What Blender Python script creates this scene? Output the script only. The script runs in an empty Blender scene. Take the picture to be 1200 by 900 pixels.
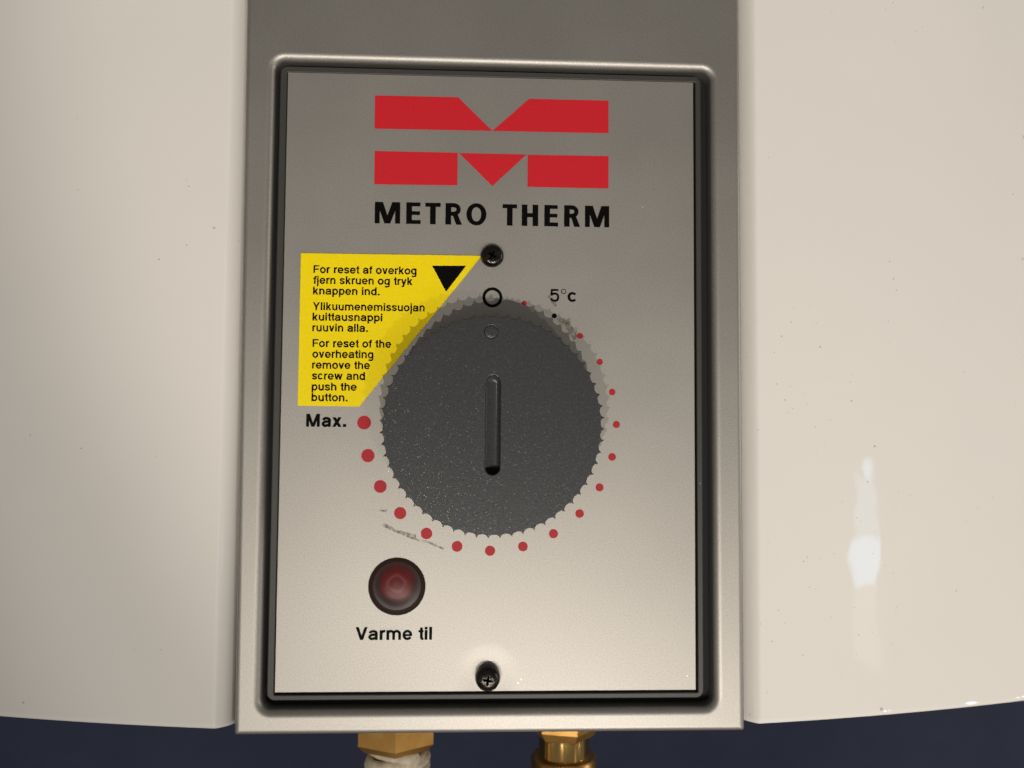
import bpy, math, random
from mathutils import Vector, Matrix
random.seed(7)
sc = bpy.context.scene
COL = sc.collection
S = 0.0002                      # metres per drawing unit (0.2 mm); u = right, v = down, w = out of the plate

def P(u, v, w=0.0):
    return Vector((u * S, -w * S, -v * S))

# ------------------------------------------------------------------ camera
cam_d = bpy.data.cameras.new('camera')
cam = bpy.data.objects.new('camera', cam_d)
COL.objects.link(cam)
cam_d.sensor_width = 36.0
cam_d.lens = 30.0
cam_d.clip_start = 0.005
cam_d.clip_end = 50.0
RIGHT = (0.9989733, -0.00699252, -0.04475997)
DOWN = (0.0094009, 0.99850616, 0.05382439)
FWD = (0.04431674, -0.05418992, 0.99754673)          # in u, v, depth
def ax(t):
    return Vector((t[0], t[2], -t[1]))
rx, ry, rz = ax(RIGHT), -ax(DOWN), -ax(FWD)
M = Matrix((rx, ry, rz)).transposed().to_4x4()
M.translation = P(-18.69, 60.73, 997.89)
cam.matrix_world = M
cam_d.dof.use_dof = True
cam_d.dof.focus_distance = 0.1985
cam_d.dof.aperture_fstop = 13.0
sc.camera = cam

# ------------------------------------------------------------------ world and lamps
wd = bpy.data.worlds.new('World')
sc.world = wd
wd.use_nodes = True
bg = wd.node_tree.nodes['Background']
bg.inputs['Color'].default_value = (1.0, 0.96, 0.91, 1)
bg.inputs['Strength'].default_value = 0.17

def aim(o, target):
    o.rotation_euler = (Vector(target) - o.location).to_track_quat('-Z', 'Y').to_euler()

def point_lamp(name, d, dist, power, color, radius):
    l = bpy.data.lights.new(name, 'POINT')
    l.energy = power
    l.color = color
    l.shadow_soft_size = radius
    o = bpy.data.objects.new(name, l)
    n = Vector(d).normalized() * dist / S
    o.location = P(0 + n.x, 55 + n.y, n.z)
    COL.objects.link(o)
    return o

WARM = (1.0, 0.935, 0.855)
def spot_lamp(name, d, dist, power, color, radius, target, size, blend):
    l = bpy.data.lights.new(name, 'SPOT')
    l.energy, l.color, l.shadow_soft_size = power, color, radius
    l.spot_size, l.spot_blend = math.radians(size), blend
    o = bpy.data.objects.new(name, l)
    n = Vector(d).normalized() * dist / S
    o.location = P(n.x, 55 + n.y, n.z)
    aim(o, target)
    COL.objects.link(o)
spot_lamp('ceiling_spot_lamp', (0.10, 0.50, 1.0), 1.25, 22.0, WARM, 0.005, P(540, -560), 22.4, 0.42)
spot_lamp('ceiling_spot_lamp', (-0.24, 0.45, 1.0), 1.25, 16.0, WARM, 0.005, P(280, -350), 21.5, 0.50)
spot_lamp('ceiling_spot_lamp', (0.45, 0.62, 1.0), 1.35, 8.5, WARM, 0.005, P(-120, -260), 22.0, 0.6)

for d_, e_ in (((1.31, 0.70, 1.0), 2.0), ((1.93, 0.85, 1.0), 2.0), ((2.58, 1.00, 1.0), 2.0), ((-1.67, 0.80, 1.0), 3.0), ((-0.65, 0.55, 1.0), 1.5)):
    point_lamp('distant_spot_lamp', d_, 2.0, e_, WARM, 0.010)

def area_lamp(name, loc, target, sx, sy, power, color):
    l = bpy.data.lights.new(name, 'AREA')
    l.shape = 'RECTANGLE'
    l.size, l.size_y = sx, sy
    l.energy = power
    l.color = color
    o = bpy.data.objects.new(name, l)
    o.location = loc
    aim(o, target)
    COL.objects.link(o)
    return o

# broad room light standing far to the right
area_lamp('room_side_light', (1.75, -0.30, 0.12), (0.0, 0.0, 0.0), 0.22, 0.8, 4.5, (1.0, 0.93, 0.85))

area_lamp('soft_fill_light', P(500, 4900, 5500), P(0, 0), 0.36, 0.36, 0.9, (1.0, 0.94, 0.86))  # added soft fill from below, not a known lamp of the room

# the narrow daylight window that mirrors in the right hand cover
wp = P(451, 195, -19)
wdir = Vector((0.717, -0.685, -0.119))
COOL = (0.38, 0.70, 1.0)
wr = wdir.cross(Vector((0, 0, 1))).normalized()
wc = wp + wdir * 2.0
for dz, dr, sx_, sy_, pw_ in ((-0.036, 0.0, 0.110, 0.105, 0.18), (0.095, 0.004, 0.100, 0.142, 0.095), (0.182, 0.022, 0.045, 0.030, 0.020),
                              (-0.185, 0.0, 0.105, 0.200, 0.06)):
    area_lamp('window_daylight', wc + Vector((0, 0, dz)) - wr * dr, wp, sx_, sy_, pw_, COOL if pw_ != 0.06 else (1.0, 0.9, 0.84))

sc.render.engine = 'CYCLES'
sc.view_settings.view_transform = 'Standard'
sc.view_settings.look = 'None'
sc.view_settings.exposure = -0.04
sc.view_settings.gamma = 1.0
sc.view_settings.use_curve_mapping = False

# ------------------------------------------------------------------ materials
class NT:
    def __init__(self, name):
        self.m = bpy.data.materials.new(name)
        self.m.use_nodes = True
        self.t = self.m.node_tree
        self.b = self.t.nodes['Principled BSDF']
        self.tc = self.t.nodes.new('ShaderNodeTexCoord')
    def n(self, typ, **kw):
        x = self.t.nodes.new(typ)
        for k, v in kw.items():
            if k in x.inputs:
                x.inputs[k].default_value = v
            else:
                setattr(x, k, v)
        return x
    def l(self, a, b):
        self.t.links.new(a, b)
    def set(self, **kw):
        for k, v in kw.items():
            self.b.inputs[k.replace('_', ' ')].default_value = v
    def noise(self, scale, detail=2.0, rough=0.5):
        x = self.n('ShaderNodeTexNoise', Scale=scale, Detail=detail, Roughness=rough)
        self.l(self.tc.outputs['Object'], x.inputs['Vector'])
        return x
    def ramp(self, src, stops):
        r = self.n('ShaderNodeValToRGB')
        e = r.color_ramp.elements
        while len(e) < len(stops):
            e.new(0.5)
        for el, (p, c) in zip(e, stops):
            el.position = p
            el.color = c if len(c) == 4 else (*c, 1)
        self.l(src, r.inputs['Fac'])
        return r
    def bump(self, src, strength, dist, normal=None):
        b = self.n('ShaderNodeBump', Strength=strength, Distance=dist)
        self.l(src, b.inputs['Height'])
        if normal:
            self.l(normal, b.inputs['Normal'])
        return b
    def mix(self, fac, a, b):
        x = self.n('ShaderNodeMix', data_type='RGBA')
        for sock, val in ((x.inputs[0], fac), (x.inputs[6], a), (x.inputs[7], b)):
            if hasattr(val, 'is_output'):
                self.l(val, sock)
            else:
                sock.default_value = val if not isinstance(val, tuple) else (*val, 1)
        return x.outputs[2]

def g3(v):
    return (v, v, v)

def silver(name, base, rough, metal, grain, flecks=True, dent=None):
    k = NT(name)
    n1 = k.noise(3300.0, 2.0)
    n2 = k.noise(28.0, 4.0)
    lo = tuple(c * 0.86 for c in base)
    hi = tuple(min(1, c * 1.10) for c in base)
    r1 = k.ramp(n1.outputs['Fac'], [(0.30, lo), (0.70, hi)])
    r2 = k.ramp(n2.outputs['Fac'], [(0.25, g3(0.89)), (0.75, g3(1.0))])
    mm = k.n('ShaderNodeMix', data_type='RGBA', blend_type='MULTIPLY')
    mm.inputs[0].default_value = 1.0
    k.l(r1.outputs['Color'], mm.inputs[6])
    k.l(r2.outputs['Color'], mm.inputs[7])
    col = mm.outputs[2]
    if flecks:
        vo = k.n('ShaderNodeTexVoronoi', Scale=300.0)
        k.l(k.tc.outputs['Object'], vo.inputs['Vector'])
        d = k.ramp(vo.outputs['Distance'], [(0.035, g3(1.0)), (0.06, g3(0.0))])
        gate = k.noise(70.0, 1.0)
        gr = k.ramp(gate.outputs['Fac'], [(0.60, g3(0.0)), (0.66, g3(1.0))])
        ml = k.n('ShaderNodeMath', operation='MULTIPLY')
        k.l(d.outputs['Color'], ml.inputs[0]); k.l(gr.outputs['Color'], ml.inputs[1])
        col = k.mix(ml.outputs[0], col, (0.8, 0.76, 0.68))
    k.l(col, k.b.inputs['Base Color'])
    rr = k.ramp(n2.outputs['Fac'], [(0.2, g3(rough - 0.02)), (0.8, g3(rough + 0.03))])
    k.l(rr.outputs['Color'], k.b.inputs['Roughness'])
    k.set(Metallic=metal)
    b = k.bump(n1.outputs['Fac'], grain, 0.00004)
    if dent:                                  # sheet pulled in round the lower screw
        sp_ = k.n('ShaderNodeSeparateXYZ'); k.l(k.tc.outputs['Object'], sp_.inputs[0])
        cb = k.n('ShaderNodeCombineXYZ')
        k.l(sp_.outputs['X'], cb.inputs['X']); k.l(sp_.outputs['Z'], cb.inputs['Z'])
        ds = k.n('ShaderNodeVectorMath', operation='DISTANCE'); ds.inputs[1].default_value = (dent[0], 0, dent[1])
        k.l(cb.outputs[0], ds.inputs[0])
        mr = k.n('ShaderNodeMapRange', interpolation_type='SMOOTHSTEP')
        mr.inputs['From Min'].default_value = 8 * S
        mr.inputs['From Max'].default_value = 40 * S
        k.l(ds.outputs['Value'], mr.inputs['Value'])
        b2 = k.n('ShaderNodeBump', Strength=1.0, Distance=0.00024)
        k.l(mr.outputs[0], b2.inputs['Height'])
        k.l(b.outputs['Normal'], b2.inputs['Normal'])
        b = b2
    k.l(b.outputs['Normal'], k.b.inputs['Normal'])
    return k.m

m_panel = silver('silver_metallic_paint', (0.41, 0.388, 0.352), 0.48, 0.88, 0.25)
m_plate = silver('silver_plate_lacquer', (0.42, 0.398, 0.362), 0.50, 0.80, 0.16, dent=(0.2 * S, -344.4 * S))

def enamel():
    k = NT('white_enamel')
    n = k.noise(14.0, 3.0)
    base = k.ramp(n.outputs['Fac'], [(0.3, (0.80, 0.765, 0.715)), (0.7, (0.83, 0.795, 0.74))]).outputs['Color']
    col = base
    for sc_, th, gs, g0 in ((150.0, 0.055, 16.0, 0.50), (260.0, 0.065, 22.0, 0.53), (60.0, 0.030, 9.0, 0.46), (420.0, 0.09, 13.0, 0.56)):
        vo = k.n('ShaderNodeTexVoronoi', Scale=sc_)
        k.l(k.tc.outputs['Object'], vo.inputs['Vector'])
        d = k.ramp(vo.outputs['Distance'], [(th * 0.5, g3(1.0)), (th, g3(0.0))])
        g = k.ramp(k.noise(gs, 2.0).outputs['Fac'], [(g0, g3(0.0)), (g0 + 0.06, g3(0.55))])
        ml = k.n('ShaderNodeMath', operation='MULTIPLY')
        k.l(d.outputs['Color'], ml.inputs[0]); k.l(g.outputs['Color'], ml.inputs[1])
        col = k.mix(ml.outputs[0], col, (0.16, 0.13, 0.10))
    k.l(col, k.b.inputs['Base Color'])
    k.set(Roughness=0.03, IOR=1.5)
    w = k.noise(60.0, 2.0)
    b = k.bump(w.outputs['Fac'], 0.28, 0.0004)
    k.l(b.outputs['Normal'], k.b.inputs['Normal'])
    return k.m
m_enamel = enamel()

def plastic(name, c, rough, grain=0.3, scale=2500.0, var=0.12, dust=False):
    k = NT(name)
    n = k.noise(scale, 2.0)
    r = k.ramp(n.outputs['Fac'], [(0.3, tuple(x * (1 - var) for x in c)), (0.7, tuple(x * (1 + var) for x in c))])
    col = r.outputs['Color']
    if dust:
        vo = k.n('ShaderNodeTexVoronoi', Scale=420.0)
        k.l(k.tc.outputs['Object'], vo.inputs['Vector'])
        d = k.ramp(vo.outputs['Distance'], [(0.05, g3(1.0)), (0.10, g3(0.0))])
        gt = k.ramp(k.noise(120.0, 2.0).outputs['Fac'], [(0.55, g3(0.0)), (0.62, g3(0.7))])
        ml = k.n('ShaderNodeMath', operation='MULTIPLY')
        k.l(d.outputs['Color'], ml.inputs[0]); k.l(gt.outputs['Color'], ml.inputs[1])
        col = k.mix(ml.outputs[0], col, (0.40, 0.37, 0.32))
    k.l(col, k.b.inputs['Base Color'])
    k.set(Roughness=rough)
    b = k.bump(n.outputs['Fac'], grain, 0.00004)
    k.l(b.outputs['Normal'], k.b.inputs['Normal'])
    return k.m

m_bezel = plastic('charcoal_plastic', (0.044, 0.042, 0.037), 0.5, dust=True)
m_void = plastic('black_cavity_plastic', (0.008, 0.008, 0.008), 0.8)
m_ink = plastic('black_ink', (0.004, 0.0035, 0.003), 0.5, 0.1)
m_ink.node_tree.nodes['Principled BSDF'].inputs['Specular IOR Level'].default_value = 0.04
m_red = plastic('red_ink', (0.60, 0.013, 0.024), 0.55, 0.12, 2500.0, 0.07)
m_red2 = plastic('red_dot_ink', (0.43, 0.020, 0.026), 0.5, 0.12, 2500.0, 0.07)
m_yellow = plastic('yellow_sticker_vinyl', (0.95, 0.73, 0.001), 0.5, 0.15, 2500.0, 0.04)
m_yellow.node_tree.nodes['Principled BSDF'].inputs['Specular IOR Level'].default_value = 0.2
for mm_ in (m_red, m_red2): mm_.node_tree.nodes['Principled BSDF'].inputs['Specular IOR Level'].default_value = 0.25
m_end_shade = plastic('groove_end_black', (0.002, 0.002, 0.002), 0.8)  # near-black, carries the shade at the groove's lower end
m_end_shade.node_tree.nodes['Principled BSDF'].inputs['Specular IOR Level'].default_value = 0.0

def knob_mat():
    k = NT('charcoal_sparkle_plastic')
    vo = k.n('ShaderNodeTexVoronoi', Scale=7500.0)
    k.l(k.tc.outputs['Object'], vo.inputs['Vector'])
    sep = k.n('ShaderNodeSeparateColor')
    k.l(vo.outputs['Color'], sep.inputs[0])
    fl = k.ramp(sep.outputs[0], [(0.92, g3(0.0)), (0.96, g3(1.0))])
    n = k.noise(1800.0, 2.0)
    base = k.ramp(n.outputs['Fac'], [(0.3, (0.058, 0.060, 0.062)), (0.7, (0.076, 0.078, 0.080))])
    col = k.mix(fl.outputs['Color'], base.outputs['Color'], (0.13, 0.128, 0.12))
    k.l(col, k.b.inputs['Base Color'])
    mt = k.n('ShaderNodeMapRange'); mt.inputs['To Min'].default_value = 0.5; mt.inputs['To Max'].default_value = 0.9
    k.l(fl.outputs['Color'], mt.inputs['Value']); k.l(mt.outputs[0], k.b.inputs['Metallic'])
    k.set(Roughness=0.33, Specular_IOR_Level=0.3)
    # each flake lies at its own angle
    nm = k.n('ShaderNodeVectorMath', operation='SUBTRACT'); nm.inputs[1].default_value = (0.5, 0.5, 0.5)
    k.l(vo.outputs['Color'], nm.inputs[0])
    sc1 = k.n('ShaderNodeVectorMath', operation='SCALE'); sc1.inputs['Scale'].default_value = 0.30
    k.l(nm.outputs[0], sc1.inputs[0])
    sc2 = k.n('ShaderNodeVectorMath', operation='SCALE')
    k.l(sc1.outputs[0], sc2.inputs[0]); k.l(fl.outputs['Color'], sc2.inputs['Scale'])
    geo = k.n('ShaderNodeNewGeometry')
    b = k.bump(n.outputs['Fac'], 0.35, 0.00005)
    ad = k.n('ShaderNodeVectorMath', operation='ADD')
    k.l(b.outputs['Normal'], ad.inputs[0]); k.l(sc2.outputs[0], ad.inputs[1])
    no = k.n('ShaderNodeVectorMath', operation='NORMALIZE')
    k.l(ad.outputs[0], no.inputs[0])
    k.l(no.outputs[0], k.b.inputs['Normal'])
    return k.m
m_knob = knob_mat()

def metal(name, c0, c1, rough, scale=120.0, bump=0.1, met=1.0):
    k = NT(name)
    n = k.noise(scale, 4.0)
    r = k.ramp(n.outputs['Fac'], [(0.3, c0), (0.7, c1)])
    k.l(r.outputs['Color'], k.b.inputs['Base Color'])
    k.set(Metallic=met, Roughness=rough)
    b = k.bump(n.outputs['Fac'], bump, 0.0003)
    k.l(b.outputs['Normal'], k.b.inputs['Normal'])
    return k.m
m_screw = metal('black_zinc', (0.02, 0.018, 0.016), (0.055, 0.05, 0.045), 0.24, 900.0, 0.35, 0.9)
m_brass = metal('dull_brass', (0.50, 0.27, 0.075), (0.62, 0.36, 0.11), 0.48, 200.0, 0.12)
m_brass2 = metal('polished_brass', (0.62, 0.38, 0.12), (0.72, 0.46, 0.16), 0.12, 200.0, 0.03)
m_copper = metal('browned_brass', (0.46, 0.26, 0.09), (0.58, 0.35, 0.13), 0.34, 200.0, 0.1)
m_tape = plastic('pale_sealing_wrap', (0.62, 0.54, 0.40), 0.8, 0.6, 500.0, 0.2)
m_base = plastic('grey_sheet_steel', (0.20, 0.20, 0.19), 0.5)

def wall_mat():
    k = NT('navy_wall_paint')
    n = k.noise(9.0, 5.0, 0.6)
    r = k.ramp(n.outputs['Fac'], [(0.3, (0.036, 0.048, 0.100)), (0.7, (0.062, 0.078, 0.145))])
    k.l(r.outputs['Color'], k.b.inputs['Base Color'])
    k.set(Roughness=0.75)
    n2 = k.noise(260.0, 3.0)
    b = k.bump(n2.outputs['Fac'], 0.3, 0.001)
    k.l(b.outputs['Normal'], k.b.inputs['Normal'])
    return k.m
m_wall = wall_mat()

def lens_mat():
    k = NT('dark_red_lens')
    # moulded rings of a red translucent cap over a dark holder
    sep = k.n('ShaderNodeSeparateXYZ')
    k.l(k.tc.outputs['Object'], sep.inputs[0])
    pw = k.n('ShaderNodeCombineXYZ')
    k.l(sep.outputs['X'], pw.inputs['X'])
    zo = k.n('ShaderNodeMath', operation='SUBTRACT'); zo.inputs[1].default_value = 3.5 * S
    k.l(sep.outputs['Z'], zo.inputs[0]); k.l(zo.outputs[0], pw.inputs['Z'])
    ln = k.n('ShaderNodeVectorMath', operation='LENGTH')
    k.l(pw.outputs[0], ln.inputs[0])
    dv = k.n('ShaderNodeMath', operation='DIVIDE'); dv.inputs[1].default_value = 33 * S
    k.l(ln.outputs['Value'], dv.inputs[0])
    nn = k.noise(500.0, 3.0)
    ad = k.n('ShaderNodeMath', operation='MULTIPLY_ADD'); ad.inputs[1].default_value = 0.22; ad.inputs[2].default_value = -0.11
    k.l(nn.outputs['Fac'], ad.inputs[0])
    a2 = k.n('ShaderNodeMath', operation='ADD')
    k.l(dv.outputs[0], a2.inputs[0]); k.l(ad.outputs[0], a2.inputs[1])
    r = k.ramp(a2.outputs[0], [(0.0, (0.13, 0.016, 0.018)), (0.20, (0.09, 0.012, 0.013)), (0.27, (0.17, 0.024, 0.024)),
                               (0.36, (0.10, 0.012, 0.012)), (0.50, (0.11, 0.010, 0.011)), (0.60, (0.050, 0.015, 0.013)),
                               (0.76, (0.028, 0.014, 0.011))])
    k.l(r.outputs['Color'], k.b.inputs['Base Color'])
    k.set(Roughness=0.40, Specular_IOR_Level=0.28)
    return k.m
m_lens = lens_mat()

def scuff_mat():
    k = NT('olive_scuff')
    n = k.noise(900.0, 4.0, 0.7)
    r = k.ramp(n.outputs['Fac'], [(0.40, g3(0.0)), (0.62, g3(0.65))])
    k.set(Base_Color=(0.17, 0.15, 0.09, 1), Roughness=0.7)
    k.l(r.outputs['Color'], k.b.inputs['Alpha'])
    return k.m
m_scuff = scuff_mat()

# ------------------------------------------------------------------ helpers
ORIGIN = {}

def thing(name, label, cat, base, group=None):
    o = bpy.data.objects.new(name, None)
    o.empty_display_size = 0.01
    o.location = base
    o['label'] = label
    o['category'] = cat
    if group: o['group'] = group
    COL.objects.link(o)
    ORIGIN[o.name] = Vector(base)
    return o

def add(name, verts, faces, mat, parent=None, smooth=False, center=None, sharp=None):
    vs = [Vector(v) for v in verts]
    if center is None:
        lo = Vector([min(v[i] for v in vs) for i in range(3)])
        hi = Vector([max(v[i] for v in vs) for i in range(3)])
        c = (lo + hi) / 2
    else:
        c = Vector(center)
    me = bpy.data.meshes.new(name)
    me.from_pydata([tuple(v - c) for v in vs], [], faces)
    me.update()
    me.materials.append(mat)
    if smooth:
        me.polygons.foreach_set('use_smooth', [True] * len(me.polygons))
        if sharp:
            me.set_sharp_from_angle(angle=math.radians(sharp))
    o = bpy.data.objects.new(name, me)
    COL.objects.link(o)
    ORIGIN[o.name] = c
    if parent:
        o.parent = parent
        o.location = c - ORIGIN[parent.name]
    else:
        o.location = c
    return o

def copy_part(src, parent, world_loc, scale=None):
    c = src.copy()
    COL.objects.link(c)
    c.parent = parent
    c.location = Vector(world_loc) - ORIGIN[parent.name]
    if scale: c.scale = scale
    ORIGIN[c.name] = Vector(world_loc)
    return c

def fill2d(name, loops, w0, w1, mat, parent, bevel=0.0, smooth=False, segs=2):
    """Solid between heights w0 and w1 whose outline is loops[0], further loops are openings."""
    cu = bpy.data.curves.new('c', 'CURVE')
    cu.dimensions = '2D'
    cu.fill_mode = 'BOTH'
    for lp in loops:
        s = cu.splines.new('POLY')
        s.points.add(len(lp) - 1)
        for p, (u, v) in zip(s.points, lp):
            p.co = (u, -v, 0, 1)
        s.use_cyclic_u = True
    h = (w1 - w0) / 2
    cu.extrude = h - bevel
    cu.bevel_depth = bevel
    cu.bevel_resolution = segs if bevel else 0
    cu.offset = -bevel
    tmp = bpy.data.objects.new('t', cu)
    me = bpy.data.meshes.new_from_object(tmp)
    vs = [P(v.co.x, -v.co.y, (w0 + w1) / 2 + v.co.z) for v in me.vertices]
    fs = [tuple(p.vertices) for p in me.polygons]
    bpy.data.objects.remove(tmp)
    bpy.data.curves.remove(cu)
    bpy.data.meshes.remove(me)
    o = add(name, vs, fs, mat, parent, smooth=True if bevel else smooth, sharp=40)
    return o

def rrect(l, t, r, b, rad, n=8):
    pts = []
    for cx, cy, a0 in ((r - rad, b - rad, 0), (l + rad, b - rad, 90), (l + rad, t + rad, 180), (r - rad, t + rad, 270)):
        for i in range(n + 1):
            a = math.radians(a0 + 90 * i / n)
            pts.append((cx + rad * math.cos(a), cy + rad * math.sin(a)))
    return pts

def circle(cx, cy, r, n=32):
    return [(cx + r * math.cos(2 * math.pi * i / n), cy + r * math.sin(2 * math.pi * i / n)) for i in range(n)]

def rings(name, rs, mat, parent, cap0=False, cap1=False, closed=True, smooth=True, sharp=50):
    """rs: list of rings, each a list of (u,v,w) of equal length."""
    n = len(rs[0])
    vs = [P(*p) for r in rs for p in r]
    fs = []
    for j in range(len(rs) - 1):
        for i in range(n if closed else n - 1):
            a, b = j * n + i, j * n + (i + 1) % n
            fs.append((a, b, b + n, a + n))
    if cap0: fs.append(tuple(range(n))[::-1])
    if cap1: fs.append(tuple(range((len(rs) - 1) * n, len(rs) * n)))
    return add(name, vs, fs, mat, parent, smooth=smooth, sharp=sharp)

def lathe_w(name, cu_, cv_, prof, mat, parent, n=40, smooth=True, sharp=45):
    """prof = [(radius, w)], turned about the plate normal."""
    rs = [[(cu_ + r * math.cos(2 * math.pi * i / n), cv_ + r * math.sin(2 * math.pi * i / n), w) for i in range(n)]
          for r, w in prof]
    return rings(name, rs, mat, parent, cap1=True, smooth=smooth, sharp=sharp)

def lathe_v(name, cu_, cw_, prof, mat, parent, n=40, poly=None, rot=0.0, wob=0.0, cap=True):
    """prof = [(radius, v)], turned about the vertical."""
    rs = []
    for r, v in prof:
        ring = []
        for i in range(n):
            a = 2 * math.pi * i / n + rot
            rr = r + (random.uniform(-wob, wob) if wob else 0)
            ring.append((cu_ + rr * math.cos(a), v + (random.uniform(-wob, wob) * 0.6 if wob else 0), cw_ + rr * math.sin(a)))
        rs.append(ring)
    return rings(name, rs, mat, parent, cap0=cap, cap1=cap, smooth=poly is None, sharp=40)

# ------------------------------------------------------------------ the wall
def build_wall():
    w = -1450
    vs = [P(-9000, 7000, w), P(9000, 7000, w), P(9000, -9000, w), P(-9000, -9000, w),
          P(-9000, 7000, w - 300), P(9000, 7000, w - 300), P(9000, -9000, w - 300), P(-9000, -9000, w - 300)]
    fs = [(0, 1, 2, 3), (7, 6, 5, 4), (0, 4, 5, 1), (1, 5, 6, 2), (2, 6, 7, 3), (3, 7, 4, 0)]
    o = add('wall', vs, fs, m_wall)
    o['label'] = 'dark navy painted wall behind and below the water heater'
    o['category'] = 'wall'
    o['kind'] = 'structure'
build_wall()

# ------------------------------------------------------------------ the water heater
heater = thing('water_heater', 'white enamelled water heater with silver control panel, red logo and round charcoal dial', 'water heater', P(0, 401, -600))

def face_w(u):
    return -(u * u - 318.0 ** 2) / 4800.0

def build_cover(side, u_in, r_in):
    prof = [(u_in - r_in - 3.8, -130.0), (u_in - r_in - 3.6, -90.0), (u_in - r_in - 3.4, -60.0)]
    for x, d in ((18.9, 24), (18.3, 18), (17.0, 13.0), (14.6, 9.0), (11.4, 6.0), (8.0, 3.7), (5.2, 2.0), (3.0, 0.9), (1.2, 0.25), (0.0, 0.0)):   # turned-in inner edge
        prof.append((u_in - x * (1.12 if side > 0 else 1.0), face_w(u_in) - d * (1.9 if side > 0 else 1.3)))
    u = u_in + 3
    while u < 1150:
        prof.append((u, face_w(u)))
        u += 6 if u < u_in + 24 else 24
    we = face_w(1150)
    for i in range(1, 7):
        a = math.pi / 2 * i / 6
        prof.append((1150 + 60 * math.sin(a), we - 60 * (1 - math.cos(a))))
    prof.append((1210, -900.0))
    VB, rf = 401.0, 6.0
    rows = [(-1500.0, 0.0)] + [(v, 0.0) for v in range(-1400, 390, 60)] + [(VB - rf - 2, 0.0)]
    for i in range(0, 6):
        a = math.pi / 2 * i / 5
        rows.append((VB - rf + rf * math.sin(a), rf * (1 - math.cos(a))))
    rs = []
    for v, dw in rows:
        rs.append([(side * u, v, w - dw if k > 2 else w) for k, (u, w) in enumerate(prof)])
    rs.append([(side * u, VB, min(w - rf, -900.0)) for (u, w) in prof])
    if side > 0:
        pass
    return rings('side_cover', rs, m_enamel, heater, closed=False, sharp=60)
cl = build_cover(-1, 309.0, 18.0)
cr = build_cover(1, 318.0, 18.0)

# steel sheet closing the body behind the panel
vs = [P(-300, 396, -34), P(300, 396, -34), P(300, 396, -900), P(-300, 396, -900),
      P(-300, 388, -34), P(300, 388, -34), P(300, 388, -900), P(-300, 388, -900)]
add('base_sheet', vs, [(0, 1, 2, 3), (7, 6, 5, 4), (0, 4, 5, 1), (1, 5, 6, 2), (2, 6, 7, 3), (3, 7, 4, 0)], m_base, heater)

# silver panel with a shouldered opening
WP = 6.0
def panel_ring_outer(inset, w, n=8, rad=3.5):
    l0, l1, r_, t_, b_ = -291.5 - 3.2, -285.3, 297.8, -1500.0, 406.0
    pts = rrect(-1 + 0, 0, 1, 1, 0.0001, n)   # placeholder angles order
    out = []
    base = rrect(0, 0, 100, 100, 1.0, n)
    N = n + 1
    rad2 = max(0.6, rad - inset)
    for k, (cx, cy, a0) in enumerate((('r', 'b', 0), ('l', 'b', 90), ('l', 't', 180), ('r', 't', 270))):
        for i in range(N):
            a = math.radians(a0 + 90 * i / n)
            y = (b_ - inset - rad2) if cy == 'b' else (t_ + inset + rad2)
            y2 = y + rad2 * math.sin(a)
            if cx == 'r':
                x2 = r_ - inset - rad2 + rad2 * math.cos(a)
            else:
                le = l1 + (-291.2 - l1) * (405.7 - y2) / 851.7
                x2 = le + inset + rad2 + rad2 * math.cos(a)
            out.append((x2, y2, w))
    return out
def densify(ring, m=10):
    """insert points along the four straight sides so that quads stay even"""
    n = len(ring) // 4
    out = []
    for k in range(4):
        seg = ring[k * n:(k + 1) * n]
        out += seg
        a, b = seg[-1], ring[((k + 1) * n) % len(ring)]
        for i in range(1, m):
            t = i / m
            out.append(tuple(a[j] + (b[j] - a[j]) * t for j in range(3)))
    return out
prs = [panel_ring_outer(0, -70), panel_ring_outer(0, WP - 8)]
for i in range(0, 9):
    a = math.pi / 2 * i / 8
    prs.append(panel_ring_outer(6.5 * (1 - math.cos(a)), WP - 6.5 + 6.5 * math.sin(a)))
prs.append(panel_ring_outer(7.1, WP))
L0, R0, T0, B0 = -256.5, 262.0, -372.5, 378.0      # recess wall
SH = 9.0
def shoulder(off, w):
    return [(x, y, w) for x, y in rrect(L0 - off, T0 - off, R0 + off, B0 + off, 12 + off, 8)]
prs.append(shoulder(SH + 0.8, WP))
for i in range(0, 10):
    a = math.pi / 2 * i / 9
    prs.append(shoulder(SH * (1 - math.sin(a)), WP - SH * (1 - math.cos(a))))
prs.append(shoulder(0, -16))
prs = [densify(r) for r in prs]
panel = rings('front_panel', prs, m_panel, heater, closed=True, sharp=50)

# dark floor of the recess
fill2d('recess_floor', [rrect(L0 - 2, T0 - 2, R0 + 2, B0 + 2, 12)], -19, -15.5, m_void, heater)
# bezel frame
fill2d('bezel', [rrect(-251.3, -368.5, 251.8, 370.0, 9), rrect(-243.2, -361.2, 245.2, 363.8, 1.0)], -15, -2.6, m_bezel, heater, bevel=1.2)
# control plate with an opening for the pilot light
LU, LV, LR = -105.4, 240.8, 32.5
plate = fill2d('control_plate', [rrect(-242.0, -360.2, 242.0, 360.4, 0.8, 3), circle(LU, LV, LR, 56)], -9, 0, m_plate, heater, bevel=0.7)

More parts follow.
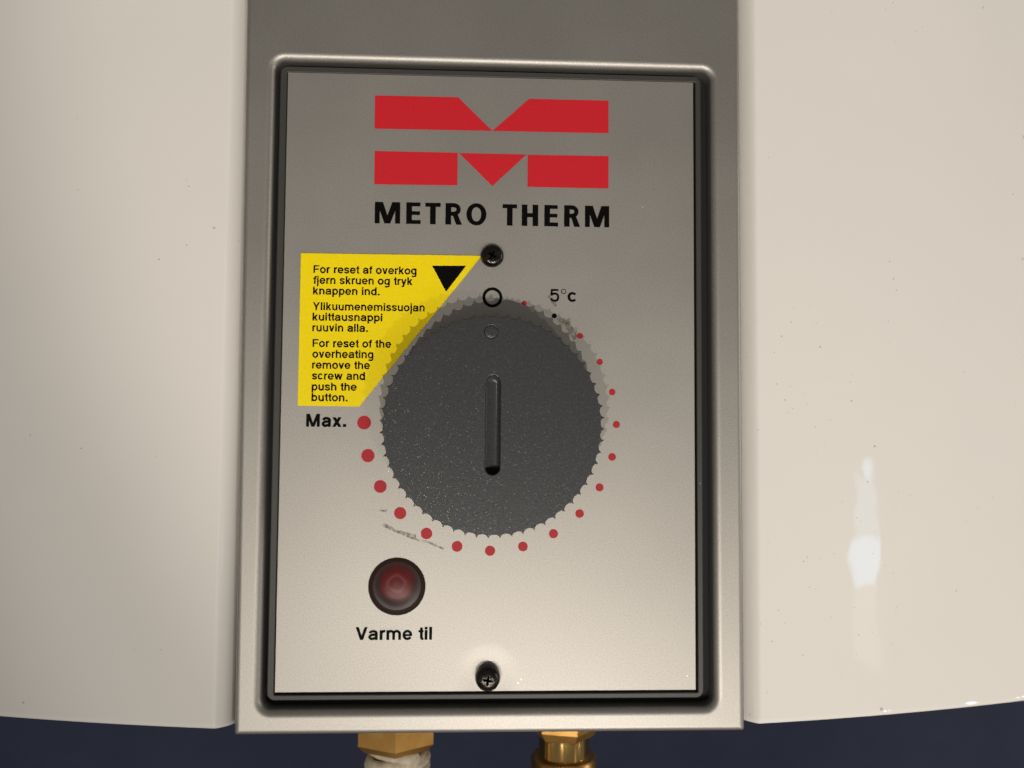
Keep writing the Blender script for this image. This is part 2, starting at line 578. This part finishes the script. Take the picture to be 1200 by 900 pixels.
# ------------------------------------------------------------------ prints on the plate
PR = 0.12       # print thickness
def print_poly(name, polys, mat, parent, w=0.0, pr=PR):
    """Thin printed shape(s): list of outlines, each a separate filled flat shape, stacked 4 microns apart."""
    vs, fs = [], []
    for k, lp in enumerate(polys):
        b = len(vs)
        ww = w + pr + 0.02 * (k % 6)
        n = len(lp)
        ar = sum(lp[i][0] * lp[(i + 1) % n][1] - lp[(i + 1) % n][0] * lp[i][1] for i in range(n))
        if ar > 0: lp = lp[::-1]
        for (u, v) in lp: vs.append(P(u, v, ww))
        fs.append(tuple(range(b, b + n)))
    return add(name, vs, fs, mat, parent)

def bar(poly, name='logo_shape'):
    return fill2d(name, [poly], 0.02, 0.22, m_red, plate)
bar([(-139.3, -334.5), (-40.8, -334.7), (0.1, -294.9), (43.7, -334.9), (139.2, -335.0), (139.2, -295.2), (-139.3, -294.4)], 'logo_upper_bar')
bar([(-138.6, -267.5), (-40.7, -267.5), (-40.7, -228.3), (-138.6, -227.6)], 'logo_lower_bar')
bar([(-39.0, -267.2), (41.2, -267.3), (0.7, -228.2)], 'logo_triangle')
bar([(42.4, -266.9), (139.2, -267.4), (139.2, -228.0), (42.4, -228.2)], 'logo_lower_bar')

# --- stroke lettering -------------------------------------------------
def ribbon(path, s, closed=False):
    """quads along a polyline with mitred joins"""
    n = len(path)
    L, R = [], []
    for i in range(n):
        p = path[i]
        if closed or 0 < i < n - 1:
            a, b = path[i - 1], path[(i + 1) % n]
            d1 = (p[0] - a[0], p[1] - a[1]); d2 = (b[0] - p[0], b[1] - p[1])
            l1 = math.hypot(*d1) or 1; l2 = math.hypot(*d2) or 1
            n1 = (-d1[1] / l1, d1[0] / l1); n2 = (-d2[1] / l2, d2[0] / l2)
            m = (n1[0] + n2[0], n1[1] + n2[1]); lm = math.hypot(*m) or 1
            m = (m[0] / lm, m[1] / lm)
            c = max(0.45, m[0] * n1[0] + m[1] * n1[1])
            k = s / 2 / c
        else:
            a, b = (path[0], path[1]) if i == 0 else (path[-2], path[-1])
            d = (b[0] - a[0], b[1] - a[1]); l = math.hypot(*d) or 1
            m = (-d[1] / l, d[0] / l); k = s / 2
        L.append((p[0] + m[0] * k, p[1] + m[1] * k)); R.append((p[0] - m[0] * k, p[1] - m[1] * k))
    out = []
    for i in range(n if closed else n - 1):
        j = (i + 1) % n
        out.append([L[i], L[j], R[j], R[i]])
    return out

def arc(cx, cy, rx_, ry_, a0, a1, n=14):
    return [(cx + rx_ * math.cos(math.radians(a0 + (a1 - a0) * i / n)), cy + ry_ * math.sin(math.radians(a0 + (a1 - a0) * i / n))) for i in range(n + 1)]

def crom(pts, n=6):
    out = []
    q = [pts[0]] + list(pts) + [pts[-1]]
    for i in range(1, len(q) - 2):
        p0, p1, p2, p3 = q[i - 1], q[i], q[i + 1], q[i + 2]
        for k in range(n):
            t = k / n
            out.append(tuple(0.5 * ((2 * p1[j]) + (-p0[j] + p2[j]) * t + (2 * p0[j] - 5 * p1[j] + 4 * p2[j] - p3[j]) * t * t + (-p0[j] + 3 * p1[j] - 3 * p2[j] + p3[j]) * t ** 3) for j in range(2)))
    out.append(tuple(pts[-1]))
    return out

def hdiag(x0, y0, x1, y1, s):
    """diagonal stroke with level ends; x = centre line"""
    L = math.hypot(x1 - x0, y1 - y0)
    h = s * L / abs(y1 - y0) / 2
    return [(x0 - h, y0), (x0 + h, y0), (x1 + h, y1), (x1 - h, y1)]

ADV = dict(zip('Foresetafvkgjnuypid.Ylmhwbc x5V M'.replace(' ', '~'), [0] * 40))
WID = {'F': 611, 'o': 556, 'r': 345, 'e': 556, 's': 500, 't': 290, 'a': 556, 'f': 290, 'v': 510, 'k': 520, 'g': 560, 'j': 235, 'n': 556,
       'u': 556, 'y': 510, 'p': 560, 'i': 235, 'd': 560, '.': 278, 'Y': 667, 'l': 235, 'm': 850, 'h': 556, 'w': 750, 'b': 560, 'c': 510,
       ' ': 278, 'x': 530, '5': 556, 'V': 640, 'M': 850}

def glyph(ch, s):
    X, H = 540.0, 718.0
    W = WID[ch]
    l, r = 50 + s / 2, W - 46 - s / 2          # stem centres
    lo, ro = 21 + s / 2, W - 21 - s / 2        # round centres
    hs = s * 0.86                              # horizontal strokes are thinner
    ty, by = X + 10 - hs / 2, -10 + hs / 2
    cy, ry_ = X / 2, (X + 20 - hs) / 2
    A = 165.0
    o = []
    def st(x, y0, y1): o.append([(x - s / 2, y0), (x + s / 2, y0), (x + s / 2, y1), (x - s / 2, y1)])
    def hb(x0, x1, y, t=None):
        t = t or hs
        o.append([(x0, y - t / 2), (x1, y - t / 2), (x1, y + t / 2), (x0, y + t / 2)])
    def rb(p, closed=False, ss=None): o.extend(ribbon(p, ss or s * 0.95, closed))
    def arch(xl, xr):
        c, rr = (xl + xr) / 2, (xr - xl) / 2
        ay = ty - A
        rb([(xr, 0), (xr, ay)] + arc(c, ay, rr, A, 0, 165)[1:])
    def dot(x): o.append([(x - s / 2, H - s * 0.95), (x + s / 2, H - s * 0.95), (x + s / 2, H), (x - s / 2, H)])
    def bowl(x0, x1): rb(arc((x0 + x1) / 2, cy, (x1 - x0) / 2, ry_, 0, 360, 26)[:-1], True)
    if ch == 'F':
        st(80 + s / 2, 0, H); hb(80, W - 25, H - hs / 2); hb(80, W - 70, H * 0.49)
    elif ch == 'o': bowl(lo, ro)
    elif ch == 'n': st(l, 0, X); arch(l, r)
    elif ch == 'h': st(l, 0, H); arch(l, r)
    elif ch == 'm':
        c = W / 2; st(l, 0, X); arch(l, c); arch(c, r)
    elif ch == 'u':
        c, rr = (l + r) / 2, (r - l) / 2; ay = by + A
        st(r, 0, X); rb([(l, X), (l, ay)] + arc(c, ay, rr, A, 180, 345)[1:])
    elif ch == 'r':
        st(l, 0, X); rb(arc(l + 165, ty - 190, 165, 190, 172, 90) + [(W - 8, ty - 2)])
    elif ch == 'e':
        rb(arc((lo + ro) / 2, cy, (ro - lo) / 2, ry_, 0, 328, 24)); hb(lo, ro + s * 0.4, cy - 8, hs * 0.9)
    elif ch == 'c': rb(arc((lo + ro) / 2 , cy, (ro - lo) / 2, ry_, 38, 322, 22))
    elif ch == 's':
        a, b = lo, ro; c = W / 2
        rb(crom([(b - 4, X * 0.70), (b - 30, ty - 42), (c, ty), (a + 40, ty - 38), (a + 14, X * 0.74), (a + 60, X * 0.585), (c, X * 0.51),
                 (b - 45, X * 0.425), (b - 2, X * 0.28), (b - 40, by + 38), (c, by), (a + 32, by + 40), (a, X * 0.31)]))
    elif ch == 'a':
        R = r + 2
        rb(crom([(lo + 18, X * 0.68), (lo + 50, ty - 42), (W * 0.46, ty), (R - 45, ty - 35), (R, X * 0.70)]) + [(R, 70), (R + 12, 0)])
        rb(crom([(R, X * 0.60), (R - 70, X * 0.555), (W * 0.40, X * 0.52), (lo + 30, X * 0.43), (lo, X * 0.28), (lo + 35, by + 40), (W * 0.38, by),
                 (R - 60, by + 50), (R, X * 0.33)]))
    elif ch in 'dg':
        bowl(lo, r)
        if ch == 'd': st(r, 0, H)
        else: rb([(r, X), (r, -70)] + arc((lo + r) / 2 + 10, -70, (r - lo) / 2 - 10, 130, 0, -158)[1:])
    elif ch in 'bp':
        bowl(l, ro)
        st(l, 0, H) if ch == 'b' else st(l, -207, X)
    elif ch == 't':
        c = 60 + s / 2 + 30
        rb([(c, X + 150), (c, by + 86)] + arc(c + 85, by + 85, 85, 85, 180, 262)[1:] + [(W - 12, by + 2)]); hb(10, W - 16, X - hs / 2)
    elif ch == 'f':
        c = 66 + s / 2 + 14
        rb([(c, 0), (c, H - hs / 2 - 106)] + arc(c + 95, H - 105 - hs / 2, 95, 105, 180, 95)[1:] + [(W + 4, H - hs / 2)]); hb(8, W - 8, X - hs / 2)
    elif ch == 'k':
        st(l, 0, H)
        o.append(hdiag(W * 0.34, 190, W - 30 - s * 0.62, X, s)); o.append(hdiag(W * 0.44, 330, W - 14 - s * 0.62, 0, s))
    elif ch == 'v':
        k = s * 0.56; o.append(hdiag(14 + k, X, W / 2, 0, s)); o.append(hdiag(W - 14 - k, X, W / 2, 0, s))
    elif ch == 'w':
        k = s * 0.54; q = (W - 28) / 4
        o += [hdiag(14 + k, X, 14 + q + k * 0.4, 0, s), hdiag(W / 2, X, 14 + q + k * 0.4, 0, s), hdiag(W / 2, X, W - 14 - q - k * 0.4, 0, s), hdiag(W - 14 - k, X, W - 14 - q - k * 0.4, 0, s)]
    elif ch == 'x':
        k = s * 0.62; o += [hdiag(12 + k, X, W - 12 - k, 0, s), hdiag(W - 12 - k, X, 12 + k, 0, s)]
    elif ch == 'y':
        k = s * 0.56; o.append(hdiag(14 + k, X, W / 2 + 5, 0, s))
        x0, x1 = W - 14 - k, W / 2 + 5
        dx = (x1 - x0) / X
        rb([(x0, X), (x1, 0), (x1 + dx * 110, -110)] + crom([(x1 + dx * 110, -110), (x1 + dx * 150 - 40, -200 + hs / 2 + 15), (80, -208 + hs / 2)])[1:])
    elif ch == 'j': st(W / 2, -110, X); dot(W / 2); rb(arc(W / 2 - 75, -110, 75, 95, 0, -85))
    elif ch == 'i': st(W / 2, 0, X); dot(W / 2)
    elif ch == 'l': st(W / 2, 0, H)
    elif ch == '.': o.append([(W / 2 - s * 0.55, 0), (W / 2 + s * 0.55, 0), (W / 2 + s * 0.55, s * 1.05), (W / 2 - s * 0.55, s * 1.05)])
    elif ch == 'Y':
        k = s * 0.62; o.append(hdiag(16 + k, H, W / 2, 280, s)); o.append(hdiag(W - 16 - k, H, W / 2, 280, s)); st(W / 2, 0, 300)
    elif ch == 'V':
        k = s * 0.56; o.append(hdiag(10 + k, H, W / 2, 0, s)); o.append(hdiag(W - 10 - k, H, W / 2, 0, s))
    elif ch == 'M':
        st(70 + s / 2, 0, H); st(W - 70 - s / 2, 0, H)
        o.append(hdiag(70 + s * 0.62, H, W / 2, 0, s)); o.append(hdiag(W - 70 - s * 0.62, H, W / 2, 0, s))
    elif ch == '5':
        rb([(W - 66, H - hs / 2), (118, H - hs / 2), (82, 330)], ss=hs)
        rb(crom([(92, 350), (170, 428), (290, 452), (430, 400), (478, 240), (430, 85), (270, 20 + 20), (130, 75), (78, 180)]))
    return o, W

def text(name, txt, u0, vbase, mat, parent, w, cap=None, width=None, s=120.0, track=0.0, h_scale=1.0):
    x = 0.0
    polys = []
    for ch in txt:
        g_, W = glyph(ch, s) if ch != ' ' else ([], WID[' '])
        for lp in g_:
            polys.append([(px + x, py) for px, py in lp])
        x += W + track
    ky = cap / 718.0
    xs = [p[0] for lp in polys for p in lp]
    x0, x1 = min(xs), max(xs)
    kx = (width / (x1 - x0)) if width else ky * h_scale
    polys = [[(u0 + (px - x0) * kx, vbase - py * ky) for px, py in lp] for lp in polys]
    return print_poly(name, polys, mat, parent, w)

# --- heavy headline lettering, drawn as blocks ------------------------
def headline():
    polys = []
    top, bot = -206.8, -181.2
    H = bot - top
    sw, ht = 6.7, 5.0
    def X(px): return -137.4 + (px - 439.6) * 1.0135
    def st(x0): polys.append([(x0, top), (x0 + sw, top), (x0 + sw, bot), (x0, bot)])
    def hb(x0, x1, y, t=ht): polys.append([(x0, y), (x1, y), (x1, y + t), (x0, y + t)])
    def Mm(a, b):
        a, b = X(a), X(b); c = (a + b) / 2
        for x0 in (a, b - 5.9): polys.append([(x0, top), (x0 + 5.9, top), (x0 + 5.9, bot), (x0, bot)])
        polys.append([(a + 2.0, top), (a + 9.4, top), (c + 3.4, bot), (c - 3.4, bot)])
        polys.append([(b - 9.4, top), (b - 2.0, top), (c + 3.4, bot), (c - 3.4, bot)])
    def Ee(a, b):
        a, b = X(a), X(b); st(a); hb(a, b - 0.5, top, 4.6); hb(a, b - 0.9, top + 10.4, 4.5); hb(a, b, bot - 4.7, 4.7)
    def Tt(a, b):
        a, b = X(a), X(b); c = (a + b) / 2; hb(a, b, top, 4.8); polys.append([(c - sw / 2, top), (c + sw / 2, top), (c + sw / 2, bot), (c - sw / 2, bot)])
    def Rr(a, b):
        a, b = X(a), X(b); st(a)
        bx = b - 1.2; rr = 7.6
        yc = top + 7.5
        pth = [(a + 3, top + 2.4), (bx - rr - 1, top + 2.4)] + arc(bx - 8.2, yc, 5.6, 5.1, -90, 90, 12)[1:] + [(a + 3, top + 12.6)]
        polys.extend(ribbon(pth, 5.0))
        polys.append([(a + 8.2, top + 13.5), (a + 14.2, top + 13.0), (b + 0.6, bot), (b - 6.6, bot)])
    def Oo(a, b):
        a, b = X(a), X(b); c = (a + b) / 2
        n = 32
        oo = [(c + (b - a) / 2 * math.cos(2 * math.pi * i / n), (top + bot) / 2 + (H / 2 + 0.5) * math.sin(2 * math.pi * i / n)) for i in range(n)]
        ii = [(c + ((b - a) / 2 - 6.2) * math.cos(2 * math.pi * i / n), (top + bot) / 2 + (H / 2 - 4.3) * math.sin(2 * math.pi * i / n)) for i in range(n)]
        for i in range(n):
            j = (i + 1) % n
            polys.append([oo[i], oo[j], ii[j], ii[i]])
    def Hh(a, b):
        a, b = X(a), X(b); st(a); st(b - sw); hb(a, b, top + 10.2, 4.9)
    Mm(439.6, 469); Ee(476, 492.8); Tt(498, 515.8); Rr(521.5, 540.5); Oo(545.8, 569.2)
    w1 = print_poly('wordmark', polys, m_ink, plate)
    polys.clear()
    Tt(588, 605); Hh(610.5, 629.8); Ee(637, 653.2); Rr(660.2, 678.5); Mm(684.8, 713.4)
    print_poly('wordmark', polys, m_ink, plate)
headline()

# sticker
sticker = fill2d('warning_sticker', [[(-222.3, -144.3), (-11.0, -144.6), (-151.6, 34.4), (-222.3, 34.0)]], 0.02, 1.5, m_yellow, heater, bevel=0.45)
U0 = -207.2
lines = [('For reset af overkog', -120.9, 119.8), ('fjern skruen og tryk', -108.3, 115.2), ('knappen ind.', -95.7, 77.2),
         ('Ylikuumenemissuojan', -77.4, 129.8), ('kuittausnappi', -65.1, 80.8), ('ruuvin alla.', -52.5, 64.2),
         ('For reset of the', -34.3, 90.8), ('overheating', -21.8, 70.4), ('remove the', -9.1, 66.6), ('screw and', 3.5, 61.2),
         ('push the', 16.2, 51.8), ('button.', 28.6, 41.6)]
for t, v, wd_ in lines:
    text('lettering', t, U0 + (0.6 if v > -40 else 0.0), v, m_ink, sticker, 1.5, cap=9.2, width=wd_, s=140.0)
print_poly('warning_triangle', [[(-69.2, -131.6), (-29.4, -132.2), (-52.6, -101.0)]], m_ink, sticker, 1.5)

text('lettering', 'Max.', -212.4, 58.2, m_ink, plate, 0.0, cap=14.9, width=46.0, s=155.0)
text('lettering', 'Varme til', -151.5, 301.6, m_ink, plate, 0.0, cap=14.6, width=87.2, s=148.0)
text('lettering', '5', 70.0, -91.6, m_ink, plate, 0.0, cap=14.8, width=10.8, s=135.0)
text('lettering', 'c', 90.5, -91.6, m_ink, plate, 0.0, cap=14.8, width=10.6, s=140.0)
print_poly('lettering', ribbon(arc(86.0, -103.6, 2.6, 2.6, 0, 360, 16)[:-1], 0.9, True), m_ink, plate)

# dial marks
DC = (1.5, 53.0); DR = 147.3
print_poly('off_mark', ribbon(arc(1.8, -95.4, 10.1, 10.1, 0, 360, 40)[:-1], 3.5, True), m_ink, plate)
def mark(deg, rad, mat):
    a = math.radians(deg)
    u, v = DC[0] + DR * math.cos(a), DC[1] - DR * math.sin(a)
    return print_poly('dial_mark', [circle(u, v, rad, 28)], mat, plate)
mark(75, 2.9, m_red2)
mark(60, 3.0, m_ink)
radii = [3.6, 3.7, 3.9, 4.2, 4.5, 4.7, 5.0, 5.3, 5.6, 5.9, 6.2, 6.6, 7.0, 7.4, 7.7, 8.0]
for k, r_ in enumerate(radii):
    mark(45 - 15 * k, r_, m_red2)

# scuffs rubbed onto the plate
def scuff(path, s):
    pts = []
    for (a, b) in zip(path[:-1], path[1:]):
        for i in range(5):
            t = i / 5
            pts.append((a[0] + (b[0] - a[0]) * t + random.uniform(-.5, .5), a[1] + (b[1] - a[1]) * t + random.uniform(-.5, .5)))
    pts.append(path[-1])
    print_poly('scuff_mark', ribbon(pts, s), m_scuff, plate, pr=0.06)
scuff([(-122, 171), (-100, 180), (-84, 184)], 4.2)
scuff([(-96, 184), (-72, 190), (-52, 198)], 2.6)
scuff([(-126, 153), (-118, 155)], 3.0)
scuff([(80, -72), (90, -66), (96, -55), (101, -48)], 7.0)
scuff([(88, -66), (94, -70)], 5.0)
scuff([(67, -98), (73, -92), (77, -86)], 4.0)

# ------------------------------------------------------------------ pilot light
m_rim = plastic('brown_lens_rim', (0.030, 0.015, 0.012), 0.5, 0.1)
m_rim.node_tree.nodes['Principled BSDF'].inputs['Specular IOR Level'].default_value = 0.05
lens = lathe_w('pilot_lens', LU, LV, [(LR - 0.2, -8), (LR - 0.2, -1.7), (LR - 0.5, -1.5), (20, -1.5)], m_rim, heater, n=56)
lens['label'] = 'dark red round pilot light above the words Varme til'
lathe_w('lens_dome', LU, LV, [(27.5, -1.45), (25, -1.15), (22.5, -0.6), (20.0, 0.2), (17.2, 1.2), (14, 2.0), (12, 2.3), (10, 2.4), (8.6, 2.7), (4, 3.1), (1, 3.2)], m_lens, lens, n=56)
fill2d('lens_holder', [circle(LU, LV, LR + 1.5, 48)], -14, -7.5, m_void, heater)

# ------------------------------------------------------------------ screws
def screw(u, v, r, h, w0, rot):
    prof = [(r * 0.96, w0), (r, w0 + h * 0.35), (r * 0.97, w0 + h * 0.55), (r * 0.86, w0 + h * 0.8), (r * 0.68, w0 + h * 0.94), (r * 0.45, w0 + h)]
    n = 48
    rs = [[(u + a * math.cos(2 * math.pi * i / n), v + a * math.sin(2 * math.pi * i / n), w) for i in range(n)] for a, w in prof]
    # the cross recess sinks from a star-shaped rim
    def star(k, w, shrink=1.0):
        out = []
        for i in range(n):
            a = 2 * math.pi * i / n
            q = abs(math.cos(2 * (a - rot)))
            rr = r * (0.15 + 0.27 * q ** 3) * shrink
            out.append((u + rr * math.cos(a), v + rr * math.sin(a), w))
        return out
    rs += [star(1, w0 + h * 1.0), star(1, w0 + h * 0.72, 0.86), star(1, w0 + h * 0.45, 0.5), star(1, w0 + h * 0.35, 0.1)]
    o = rings('screw', rs, m_screw, heater, cap1=True, sharp=35)
    return o
s1 = screw(1.0, -143.6, 13.6, 11.0, 0.0, 0.5)
s1['label'] = 'black cross-head screw at the tip of the yellow sticker'
s2 = screw(0.0, 343.6, 14.4, 17.0, 0.0, 0.15)
s2['label'] = 'black cross-head screw at the lower edge of the plate'

# ------------------------------------------------------------------ dial
KU, KV, KR, KH = 2.0, 55.0, 124.4, 58.0
NT_ = 60
out = []
for k in range(NT_):
    for i in range(8):
        t = i / 8.0
        a = 2 * math.pi * (k + t) / NT_ + 0.03
        x = 2 * t - 1
        d = 4.6 * math.sqrt(max(0.0, 1 - (x * 1.0) ** 2)) if abs(x) < 1 else 0.0
        rr = KR - d
        out.append((KU + rr * math.cos(a), KV + rr * math.sin(a)))
SU, ST, SB, SR = 2.2, 0.0, 110.0, 8.4
slot = [(SU + SR * math.cos(math.radians(180 * i / 12)), SB - SR + SR * math.sin(math.radians(180 * i / 12))) for i in range(13)] + \
       [(SU - SR * math.cos(math.radians(180 * i / 12)), ST + SR - SR * math.sin(math.radians(180 * i / 12))) for i in range(13)]
dim = circle(-0.4, -48.0, 7.4, 28)
knob = fill2d('dial_knob', [out, slot, dim], 2.0, KH, m_knob, heater, bevel=0.9, segs=2)

def trough():
    rs = []
    inset = lambda f: [(SU + 4.2 * (1 - f) + (x - SU) * f, (min(max(y, ST + SR), SB - SR)) + (y - min(max(y, ST + SR), SB - SR)) * f) for x, y in slot]
    for f, dz in ((1.0, 0.9), (0.95, 2.2), (0.80, 3.6), (0.55, 5.2), (0.30, 6.3), (0.08, 6.8)):
        rs.append([(x, y, KH - dz) for x, y in inset(f)])
    return rings('pointer_groove', rs, m_knob, knob, cap1=True, sharp=80)
trough()
hb_ = [(SU + (SR - 0.8) * math.cos(math.radians(180 * i / 14)), SB - SR + 0.4 + (SR - 0.8) * math.sin(math.radians(180 * i / 14))) for i in range(15)]
fill2d('groove_end_shade', [hb_], KH - 6.0, KH - 1.8, m_end_shade, knob)  # solid black plug, its colour standing in for the dark hollow end
lathe_w('index_pip', -0.4, -48.0, [(7.3, KH - 3), (7.3, KH - 0.2), (7.0, KH + 0.35), (6.3, KH + 0.6), (3.0, KH + 0.6)], m_knob, knob, n=28)

# ------------------------------------------------------------------ pipe fittings under the heater
f1 = thing('pipe_union', 'matt brass hexagon nut with pale sealing wrap beneath the left half of the heater', 'pipe fitting', P(-120, 620, -200), 'brass pipe fittings under the heater')
def hexnut(name, cu_, cw_, R, prof, mat, parent, rot):
    n = 6
    rs = []
    for k, v in prof:
        rs.append([(cu_ + R * k * math.cos(math.radians(60 * i) + rot), v, cw_ + R * k * math.sin(math.radians(60 * i) + rot)) for i in range(n)])
    return rings(name, rs, mat, parent, cap0=True, cap1=True, smooth=True, sharp=20)
hexnut('hex_nut', -120.5, -200, 57.5, [(1.0, 400), (1.0, 482), (0.84, 492)], m_brass, f1, math.radians(86))
lathe_v('pipe', -120, -200, [(34, 490), (34, 760)], m_brass, f1, n=32)
# wound sealing strip: a lumpy helix
vsr = []
turns, seg = 5.0, 150
rs = []
for i in range(seg):
    t = i / (seg - 1)
    a = 2 * math.pi * turns * t + 0.8
    vv = 492 + 10 * turns * t + 3.5 * math.sin(a * 0.9 + 1) + 2.5 * math.sin(a * 2.3)
    R = 38 + 2.5 * math.sin(a * 1.7)
    ring = []
    for k in range(8):
        b = 2 * math.pi * k / 8
        rr = R + 5.0 * math.cos(b)
        ring.append((-118 + rr * math.cos(a), vv + 7.5 * math.sin(b), -200 + rr * math.sin(a)))
    rs.append(ring)
rings('sealing_wrap', rs, m_tape, f1, cap0=True, cap1=True, sharp=80)

f2 = thing('pipe_union', 'polished brass pipe union with a browned collar beneath the middle of the heater', 'pipe fitting', P(115, 640, -250), 'brass pipe fittings under the heater')
hexnut('hex_nut', 115, -250, 50.0, [(1.0, 400), (1.0, 484), (0.84, 496), (0.74, 499)], m_brass, f2, math.radians(74))
lathe_v('polished_neck', 115, -250, [(35, 490), (36, 500), (36, 526), (37, 530)], m_brass2, f2, n=48)
lathe_v('collar', 115, -250, [(37, 524), (45, 525.5), (47, 529), (47.5, 560), (46, 640)], m_copper, f2, n=48)
lathe_v('pipe', 115, -250, [(30, 636), (30, 900)], m_copper, f2, n=32)
